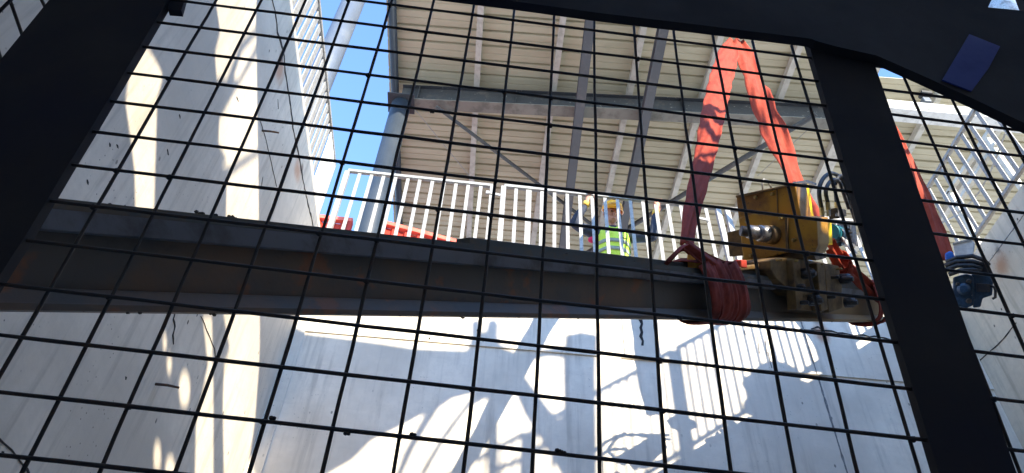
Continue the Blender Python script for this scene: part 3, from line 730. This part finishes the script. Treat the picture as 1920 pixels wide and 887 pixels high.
for L, o_, r, lab in hs:
    h_ = hose(L, o_, r * pxm, lab)
    x, y = L[0]
    a, b = PB(*Z2(x, y), o_), PB(*Z2(x + 4, y + 42), o_)
    bm = B(); tube(bm, [a, b], r * pxm * 1.15, 6); obj('fitting', bm, 'brass', h_)
    bm = B(); tube(bm, [b, PB(*Z2(x + 6, y + 78), o_)], r * pxm * .95, 10); obj('ferrule', bm, 'shaft', h_)
plate('elbow_block', [(975, 205), (1025, 215), (1030, 252), (985, 265)], .03, .07, 'darkbolt', mt)

# navy motor right of the black post, in front of the right wall
D6 = 6.2
nm = thing('hydraulic_motor', PD(1825, 545, D6), 'navy hydraulic motor hanging right of the wide black post, in front of the right wall', 'motor', 'hydraulic motors')
Z3 = lambda x, y: (1620 + x / 2.113, 180 + y / 2.113)
vv = -ray(1820, 540).normalized(); vx = V((0, 0, 1)).cross(vv).normalized() * -1; vz = vv.cross(vx)
q0 = PD(1820, 540, D6)
def PM(x, y, off=0.): return plane_hit(*Z3(x, y), q0 + vv * off, vv)
def mplate(name, L, off, depth, m, bev=.006):
    bm = B(); prism(bm, [PM(*q, off) for q in L], -vv * depth); return obj(name, bm, m, nm, bevel=bev)
mplate('motor_body', [(352, 718), (405, 704), (432, 712), (440, 760), (436, 828), (405, 842), (370, 832), (352, 790)], .02, .20, 'navy', .015)
mplate('body_block', [(425, 706), (500, 712), (512, 740), (508, 790), (470, 802), (462, 836), (432, 840)], .0, .18, 'navy', .010)
mplate('port_block', [(452, 655), (498, 660), (500, 705), (455, 700)], -.01, .14, 'darkbolt')
mplate('ribbed_face', [(446, 742), (500, 745), (500, 778), (446, 776)], .03, .05, 'darkbolt', .004)
mplate('mounting_foot', [(335, 760), (360, 765), (362, 800), (385, 845), (372, 850), (340, 790)], .0, .10, 'navy', .004)
for (x, y, r) in ((395, 765, .05), (415, 735, .022), (415, 812, .022), (372, 745, .016)):
    p = PM(x, y, .02); bm = B(); tube(bm, [p, p + vv * .03, p + vv * .045], [r, r, r * .6], 14); obj('bolt', bm, 'navy' if r > .03 else 'darkbolt', nm)
bm = B(); tube(bm, [PM(*q, .0) for q in ((500, 752), (516, 756), (521, 772), (520, 798), (508, 804))], .011, 8); obj('handle', bm, 'darkbolt', nm, smooth=True)
for k, L in enumerate(([(325, 660), (370, 640), (430, 634), (475, 650), (496, 672)], [(320, 672), (370, 655), (430, 655), (470, 668)], [(322, 690), (370, 672), (430, 672), (470, 685)], [(335, 708), (385, 690), (430, 688), (462, 695)])):
    pts = [PM(*q, .02 + .015 * k) for q in L]; bm = B(); tube(bm, pts, .019, 10)
    tag(obj('hose', bm, 'hose', smooth=True), ('topmost', 'second from top', 'third from top', 'lowest')[k] + ' of the four black hoses lying on the navy motor', 'hose', 'black hydraulic hoses')
bm = B()
vs = [PM(*q, -.05) for q in ((320, 625), (338, 614), (352, 618), (360, 640), (350, 652), (322, 650))]
prism(bm, vs, -vv * .08); tag(obj('plastic_bag', bm, 'bluebag', bevel=.01), 'small bright blue plastic bundle above the navy motor', 'plastic bundle')
t = thing('crate', PM(395, 630, -.3), 'pale grey translucent crate behind the right railing above the navy motor', 'crate')
bm = B(); prism(bm, [PM(*q, -.85) for q in ((352, 588), (425, 568), (440, 585), (432, 640), (360, 640))], -vv * .25); obj('body', bm, 'paper', t, bevel=.01)
bm = B(); prism(bm, [PM(*q, -.84) for q in ((350, 582), (426, 562), (428, 572), (352, 592))], -vv * .27); obj('rim', bm, 'galv', t, bevel=.003)

# ================================================================== CAGE: black frame and welded mesh

O_ = V((-.097825, .439573, .850126)); A_ = V((.049977, .001157, -.000971)); B_ = V((-.000618, .004712, -.045592))
NM = A_.cross(B_).normalized()
if NM.y < 0: NM = -NM                                     # points away from the viewer
AX = A_.normalized(); AY = -(B_ - AX * B_.dot(AX)).normalized()
def G(i, j, off=0.): return O_ + A_ * i + B_ * j + NM * off
def m2(x, y): p = plane_hit(x, y, O_, NM) - O_; return (p.dot(AX), p.dot(AY))
cage = thing('mesh_guard', (0, .45, ZB), 'black steel frame with welded wire mesh right in front of the viewer', 'mesh guard')
def fplate(name, outer, holes=(), thick=.06, m='frame', parent=cage, o=None):
    return sheet_holes(name, [q[1] if q[0] == 'p' else m2(*q) for q in outer], [[m2(*q) for q in h] for h in holes], o or O_, AX, AY, NM, thick, m, parent)
TOPS = [('p', (-.75, m2(-50, -90)[1])), (-50, -90), (300, -46), (560, -24), (690, -11), (765, -3), (810, 5), (955, 23), (1115, 45), (1300, 67), (1511, 93)]
fplate('post', [(352, -50), (320, 0), (270, 85), (220, 170), (172, 250), (135, 310), (55, 444), (0, 530), (-110, 705), (-420, 660), (-260, 420), (0, 125), (101, 0), (146, -55)], thick=.012, o=O_ - NM * .005)
fplate('top_plate', TOPS + [(1520, 97), (1560, 108), (1632, 124), (1715, 161), (1810, 205), (1920, 258), (2060, 325), ('p', (1.05, m2(2060, 325)[1] - .05)), ('p', (1.05, .74)), ('p', (-.75, .74))],
       [[(1840, 33), (1914, 40), (1893, -14), (1862, -14)], [(1903, -10), (1921, 38), (1929, 14), (1940, -10)]], thick=-.012, o=O_ - NM * .004)
fplate('post', [(1506, 60), (1755, 887), (1860, 1235), (2030, 1235), (1900, 887), (1622, 80)], thick=.010, o=O_ - NM * .0035)
fplate('lug', [(312, -30), (354, -30), (340, 20), (315, 18)], thick=.008)
fplate('blue_patch', [(1803, 86), (1860, 109), (1838, 150), (1806, 193), (1752, 172), (1790, 108)], thick=.0015, m='blue', o=O_ - NM * .018)  # thin dark blue plate on the viewer's side of the frame
def wire(bm, a, b, r):
    n = max(2, int((b - a).length / .045)); pts = [a.lerp(b, k / n) + V((random.gauss(0, .00022), 0, random.gauss(0, .00022))) for k in range(n + 1)]
    tube(bm, pts, [r * random.uniform(.93, 1.1) for _ in pts], 7)
def weld(bm, p, r):
    bmesh.ops.create_icosphere(bm, subdivisions=1, radius=r, matrix=Matrix.Translation(p))
RW = .00162
bm = B()
for j in range(0, 21): wire(bm, G(-7.2, j, .0), G(9.35, j, .0), RW)
for i in range(-7, 10): wire(bm, G(i, -.6, .004), G(i, 20.5, .004), RW)
for j in range(0, 21):
    for i in range(-7, 10):
        if random.random() < .16: weld(bm, G(i + random.uniform(-.03, .03), j, .001), random.uniform(.0022, .0034))
# dirt caught on a few wires
for i, j in ((1.18, 11.95), (3.35, 11.95), (3.42, 11.97), (-.9, 11.93), (.22, 12.05), (2.2, 12.9), (5.4, 9.03), (0.5, 4.05), (-3.4, 2.0)):
    weld(bm, G(i, j, .0), random.uniform(.0018, .0024)); weld(bm, G(i + .04, j, .0), .0018)
o = obj('wire_mesh', bm, 'wire', cage, smooth=True); o['label'] = 'large middle panel of welded square mesh'
bm = B()
for j in range(-3, 21): wire(bm, G(10.0, j, .0), G(20, j, .0), RW)
for k in range(0, 9): wire(bm, G(10.67 + k, -4, .004), G(10.67 + k, 20.5, .004), RW)
for j in range(0, 21):
    for k in range(0, 9):
        if random.random() < .2: weld(bm, G(10.67 + k, j, .001), random.uniform(.0022, .0034))
o = obj('wire_mesh', bm, 'wire', cage, smooth=True); o['label'] = 'mesh panel right of the wide post'
bm = B(); cX = -.62
def side_w(x0, y0, x1, y1, e=.35):
    a, b = PX(x0, y0, cX), PX(x1, y1, cX); d = (b - a).normalized(); tube(bm, [a - d * e, b + d * e * .3], .0022, 7)
side_w(20, 4, 44, 72, .1); side_w(78, 0, 87, 18, .1); side_w(18, 2, 0, 20, .05); side_w(-30, 10, -8, 80, .1)
o = obj('wire_mesh', bm, 'wire', cage, smooth=True); o['label'] = 'small mesh panel in the top left corner'
for x in (-.42, .62):
    bm = B(); box(bm, (x, .50, -.75), (.06, .06, 1.7)); obj('cage_leg', bm, 'frame', cage)

# ================================================================== GOBO behind the viewer (added sheet, holes cut to cast the sun bands)
YT = -1.5
def tp(p): t_ = p.y - YT; return (p.x + .6 * t_, p.z + .44 * t_)
z1 = lambda x, y: (x / 1.998, y / 1.998)
z6 = lambda x, y: (480 + x / 1.998, 443 + y / 1.998)
z7 = lambda x, y: (900 + x / 1.998, 443 + y / 1.998)
tl = lambda q: tp(L_(*z1(*q)))
tf_ = lambda q: tp(F_(*q))
outer = [(-1.7, 1.4), (-1.7, 5.5 + .44 * .1)]
for y_ in (0, 1.5, 3, 4.5, YF): outer.append((XL + .6 * (y_ - YT), ZT - .05 + .44 * (y_ - YT)))
outer += [tf_(q) for q in ((553, 612), (575, 622), (660, 632), (780, 650), (878, 654), (884, 632), (884, 606), (892, 598), (900, 603), (903, 622), (911, 622), (916, 602), (928, 598), (936, 608), (934, 628), (940, 646), (985, 664), (1020, 654), (1059, 650), (1061, 628), (1090, 622), (1121, 628), (1120, 700), (1122, 800), (1124, 910))]
outer += [(outer[-1][0], 5.98), (4.15, 5.98), (3.95, 5.3), (3.95, 1.4)]
holes = [[tf_(q) for q in ((973, 683), (1000, 672), (1030, 666), (1058, 668), (1060, 790), (1035, 765))]]
for hp in ([(240, 905), (365, 835), (440, 760), (560, 700), (635, 660), (560, 800), (520, 905)],
           [(548, 905), (600, 790), (690, 640), (740, 604), (820, 582), (700, 740), (604, 905)],
           [(630, 905), (720, 750), (800, 640), (870, 600), (872, 905)],
           [(915, 570), (935, 520), (985, 600), (1010, 660), (1080, 765), (1000, 820), (915, 850)],
           [(915, 875), (1000, 840), (1090, 785), (1160, 905), (915, 905)]):
    holes.append([tf_(z6(*q)) for q in hp])
for hp in ([(545, 178), (560, 190), (590, 240), (612, 290), (590, 380), (585, 560), (578, 800), (508, 800), (505, 640), (480, 450), (470, 380), (484, 280)],
           [(800, -60), (965, -60), (958, 110), (905, 160), (850, 300), (812, 300), (805, 200), (825, 120)],
           [(962, 130), (960, 175), (895, 300), (872, 300), (905, 200)],
           [(880, 345), (962, 205), (966, 560), (900, 600), (870, 625), (825, 630), (850, 600), (818, 540), (822, 450)],
           [(850, 670), (968, 585), (970, 815), (972, 1000), (974, 1285), (970, 1385), (955, 1585), (918, 1830), (840, 1830), (835, 1525), (840, 1365), (862, 1305), (838, 1185), (845, 900)],
           [(760, 1185), (795, 1185), (800, 1485), (800, 1830), (730, 1830), (735, 1585), (780, 1365), (768, 1265)]):
    holes.append([tl(q) for q in hp])
for cx_, cy_, a, b in ((618, 400, 8, 35), (635, 480, 10, 38), (692, 575, 22, 68), (590, 830, 15, 62), (638, 880, 20, 55)):
    holes.append([tl((cx_ + a * math.cos(t_) , cy_ + 885 + b * math.sin(t_))) for t_ in [k * math.pi / 5 for k in range(10)]])
tw_ = thing('gobo', (2, YT, ZT), 'added pale tarpaulin hung on poles behind the viewer, outside the picture', 'gobo')
sheet_holes('sheet', outer, holes, V((0, YT, 0)), V((1, 0, 0)), V((0, 0, 1)), V((0, -1, 0)), .01, 'gobo_cloth', tw_)
for x_, z_ in ((-1.9, 6.4), (5.0, 6.6)):
    bm = B(); tube(bm, [V((x_, YT - .06, ZT - .03)), V((x_, YT - .06, z_))], .025, 10); obj('pole', bm, 'galv', tw_)
t = thing('sun_blocker', (XR + .12, 1.8, ZT), 'added sacks heaped on the right rim outside the picture', 'blockers')  # added unseen lumps, placed to put a bump in the rim's shadow
for (y_, z_, a, b) in ((1.62, .12, .17, .13), (1.98, .12, .20, .13), (1.66, .33, .16, .11), (1.86, .36, .14, .10)):
    bm = B(); bmesh.ops.create_icosphere(bm, subdivisions=3, radius=1, matrix=Matrix.Translation((XR + .12, y_, ZT + z_)) @ Matrix.Diagonal((.2, a, b, 1)))
    for v in bm.verts: v.co += V((0, 1, 1)) * (.012 * math.sin(v.co.y * 31) + .01 * math.sin(v.co.z * 37))
    obj('sack', bm, 'sack', t, smooth=True)

# ================================================================== WORKER
wk = thing('person', (1.36, 6.0, ZT), 'worker in orange helmet and yellow-green vest crouching behind the far railing, gripping it', 'person')
Hd = PY(1147, 402, 5.74)                                  # middle of the head
nk = Hd + V((0, .07, -.135))
chest = V((1.37, 5.88, nk.z - .20)); belly = V((1.38, 5.98, nk.z - .42)); pel = V((1.38, 6.06, ZT + .22))
hz = ZT + 1.15 - .05 * .35 + .02
hl = PY(1106, 358, 5.50); hr = PY(1234, 374, 5.50)
wl_, wr_ = PY(1099, 384, 5.56), PY(1229, 400, 5.56)
el, er = PY(1073, 420, 5.66), PY(1226, 446, 5.62)
shl, shr = V((1.16, 5.85, nk.z - .09)), V((1.57, 5.85, nk.z - .10))
Jv = [pel, belly, chest, nk, Hd + V((0, .02, -.05)), shl, el, wl_, hl + V((0, 0, -.03)), shr, er, wr_, hr + V((0, 0, -.03)),
      V((1.27, 6.04, ZT + .20)), V((1.20, 5.66, ZT + .15)), V((1.22, 6.05, ZT + .05)), V((1.49, 6.04, ZT + .20)), V((1.56, 5.66, ZT + .15)), V((1.54, 6.05, ZT + .05)),
      V((1.22, 6.22, ZT + .03)), V((1.54, 6.22, ZT + .03))]
Je = [(0, 1), (1, 2), (2, 3), (3, 4), (2, 5), (5, 6), (6, 7), (7, 8), (2, 9), (9, 10), (10, 11), (11, 12), (0, 13), (13, 14), (14, 15), (0, 16), (16, 17), (17, 18), (15, 19), (18, 20)]
Jr = [(.13, .10), (.125, .095), (.14, .10), .052, .05, .055, .042, .028, (.036, .02), .055, .042, .028, (.036, .02), .085, .06, .04, .085, .06, .04, .035, .035]
bmb = skin_bm([tuple(v) for v in Jv], Je, Jr, 0, 2)
fwd = V((.16, -.78, -.52)).normalized()     # where the face looks: down into the pit
sx = fwd.cross(V((0, 0, 1))).normalized(); hu = sx.cross(fwd).normalized()
def hp_(a, b, c): return Hd + (sx * a + hu * b + fwd * c) * 1.13
def ell(bm, c, r, sub=3):
    g_ = bmesh.ops.create_icosphere(bm, subdivisions=sub, radius=1)
    for v in g_['verts']: q = v.co.copy(); v.co = c + (sx * q.x * r[0] + hu * q.y * r[1] + fwd * q.z * r[2]) * 1.1
ell(bmb, hp_(0, .02, -.01), (.076, .105, .095)); ell(bmb, hp_(0, -.055, .03), (.055, .06, .058))
ell(bmb, hp_(0, -.01, .10), (.015, .028, .020), 2); ell(bmb, hp_(0, -.06, .085), (.026, .010, .012), 2)
ell(bmb, hp_(.078, -.005, -.01), (.012, .03, .018), 2); ell(bmb, hp_(-.078, -.005, -.01), (.012, .03, .018), 2)
ell(bmb, hp_(.03, .028, .078), (.022, .008, .012), 2); ell(bmb, hp_(-.03, .028, .078), (.022, .008, .012), 2)
railz = lambda x: ZT + 1.15 - .05 * (x - xc) / (xd - xc)
for hc, sg in ((hl, 1), (hr, -1)):
    for k in range(4):                                     # four fingers hooked over the rail from behind
        x_ = hc.x + (k - 1.5) * .021; ln = (.92, 1.05, 1.0, .82)[k]; z_ = railz(x_)
        pts = [V((x_, fy + .055, z_ - .010)), V((x_, fy + .030, z_ + .030)), V((x_, fy - .012, z_ + .036)), V((x_, fy - .034, z_ + .036 - .03 * ln)), V((x_, fy - .034, z_ + .012 - .03 * ln))]
        tube(bmb, pts, [.011, .0105, .010, .009, .007], 8)
    tx = hc.x + sg * .050; z_ = railz(tx)
    tube(bmb, [V((hc.x + sg * .025, fy + .055, z_ - .05)), V((tx - sg * .005, fy + .032, z_ - .045)), V((tx, fy - .005, z_ - .040)), V((tx - sg * .004, fy - .030, z_ - .030))], [.013, .012, .010, .008], 8)
    ell(bmb, V((hc.x, fy + .055, railz(hc.x) - .035)), (.044, .045, .018), 2)
bo = obj('body', bmb, 'skin', wk, smooth=True)
md = bo.modifiers.new('r', 'REMESH'); md.mode = 'VOXEL'; md.voxel_size = .006; md.use_smooth_shade = True
# clothes
def cloth(name, idx, edges, rad, m, root=0, sub=2, parent=wk):
    mp_ = {k: i for i, k in enumerate(idx)}
    b_ = skin_bm([tuple(Jv[k]) for k in idx], [(mp_[a], mp_[b]) for a, b in edges], rad, root, sub)
    for v in b_.verts: v.co += V((math.sin(v.co.z * 90 + v.co.x * 60) * .003, math.sin(v.co.z * 70 + v.co.x * 40) * .003, 0))
    return obj(name, b_, m, parent, smooth=True)
cloth('jacket', [0, 1, 2, 5, 6, 7, 9, 10, 11], [(0, 1), (1, 2), (2, 5), (5, 6), (6, 7), (2, 9), (9, 10), (10, 11)],
      [(.145, .115), (.14, .11), (.155, .115), .072, .062, .040, .072, .062, .040], 'jacket')
cloth('trousers', [0, 13, 14, 15, 16, 17, 18], [(0, 13), (13, 14), (14, 15), (0, 16), (16, 17), (17, 18)], [(.15, .12), .10, .075, .06, .10, .075, .06], 'trousers')
def ring_shell(bm, secs, seg=28, arm_gap=True):
    """closed torso shell from stacked ellipses: (centre, half width, half depth)"""
    rings = []
    for c, a, b in secs:
        rings.append([bm.verts.new(V(c) + V((math.cos(t_) * a + .004 * math.sin(5 * t_), math.sin(t_) * b + .004 * math.sin(7 * t_), 0))) for t_ in [2 * math.pi * k / seg for k in range(seg)]])
    for a, b in zip(rings, rings[1:]):
        for k in range(seg): bm.faces.new((a[k], a[(k + 1) % seg], b[(k + 1) % seg], b[k]))
bm = B()
zc = chest.z
ring_shell(bm, [((1.375, 6.00, belly.z - .06), .185, .155), ((1.375, 5.97, belly.z), .19, .16), ((1.37, 5.93, belly.z + .12), .195, .16), ((1.37, 5.89, zc), .205, .155), ((1.37, 5.87, zc + .08), .20, .14), ((1.365, 5.86, nk.z - .065), .165, .10), ((1.362, 5.85, nk.z - .025), .10, .075)])
vest = obj('vest', bm, 'vest', wk, smooth=True)
md = vest.modifiers.new('s', 'SOLIDIFY'); md.thickness = .008; md.offset = 1
for z0_, w_, d_ in ((zc - .075, .207, .168), (zc - .17, .202, .170)):
    bm = B(); cy_ = 5.89 + (zc - z0_) * .35
    ring_shell(bm, [((1.371, cy_ + .008, z0_ - .022), w_, d_), ((1.371, cy_ - .004, z0_ + .022), w_, d_)])
    b_ = obj('reflective_band', bm, 'band', vest, smooth=True); md = b_.modifiers.new('s', 'SOLIDIFY'); md.thickness = .004; md.offset = 1
bm = B(); prism(bm, [V((1.362 + x_, 5.762 - abs(x_) * .2, nk.z + z_)) for x_, z_ in ((-.045, -.035), (0, -.12), (.045, -.035), (0, -.02))], V((0, .02, 0))); obj('collar', bm, 'jacket', wk)
bm = B(); tube(bm, [V((1.42, 5.745, zc - .02)), V((1.50, 5.735, zc - .07))], .006, 6); obj('pen', bm, 'dark', vest)
bm = B(); ell(bm, shl + V((-.03, -.02, -.14)), (.05, .035, .04), 2); obj('sleeve_patch', bm, 'pinkred', wk, smooth=True)
for a_, b_ in ((wl_, hl), (wr_, hr)):
    d_ = (b_ - a_).normalized(); bm = B(); tube(bm, [a_ - d_ * .02, a_ + d_ * .035], [.040, .037], 12); obj('cuff', bm, 'cuff', wk, smooth=True)
for s_ in (-1, 1):
    bm = B(); ell(bm, hp_(.030 * s_, .008, .083), (.012, .007, .008), 2); obj('eye', bm, 'dark', wk, smooth=True)
# helmet: dome, peak, rim
bm = B(); g_ = bmesh.ops.create_uvsphere(bm, u_segments=28, v_segments=16, radius=1)
kill = []
for v in g_['verts']:
    q = v.co.copy(); ridge = .006 * math.exp(-(q.x / .12) ** 2) * max(0, q.z)
    v.co = hp_(q.x * .108, .040 + q.z * (.115 + ridge), -.008 + q.y * .132)
    if q.z < -.05: kill.append(v)
bmesh.ops.delete(bm, geom=kill, context='VERTS')
he = obj('helmet', bm, 'helmet', wk, smooth=True); md = he.modifiers.new('s', 'SOLIDIFY'); md.thickness = .005
bm = B(); n_ = 20; ra, rb = [], []
for k in range(n_ + 1):
    t_ = math.pi * k / n_; c_, s_ = math.cos(t_), math.sin(t_)
    ra.append(bm.verts.new(hp_(c_ * .106, .040, -.008 + s_ * .128))); rb.append(bm.verts.new(hp_(c_ * .112, .022 + .006 * s_, -.008 + s_ * .180)))
for k in range(n_): bm.faces.new((ra[k], ra[k + 1], rb[k + 1], rb[k]))
pk = obj('peak', bm, 'helmet', he, smooth=True); md = pk.modifiers.new('s', 'SOLIDIFY'); md.thickness = .006
bm = B(); tube(bm, [hp_(.085, .03, .0), hp_(.078, -.05, .015), hp_(.03, -.115, .03), hp_(-.03, -.115, .03), hp_(-.078, -.05, .015), hp_(-.085, .03, .0)], .005, 6); obj('chin_strap', bm, 'dark', he)
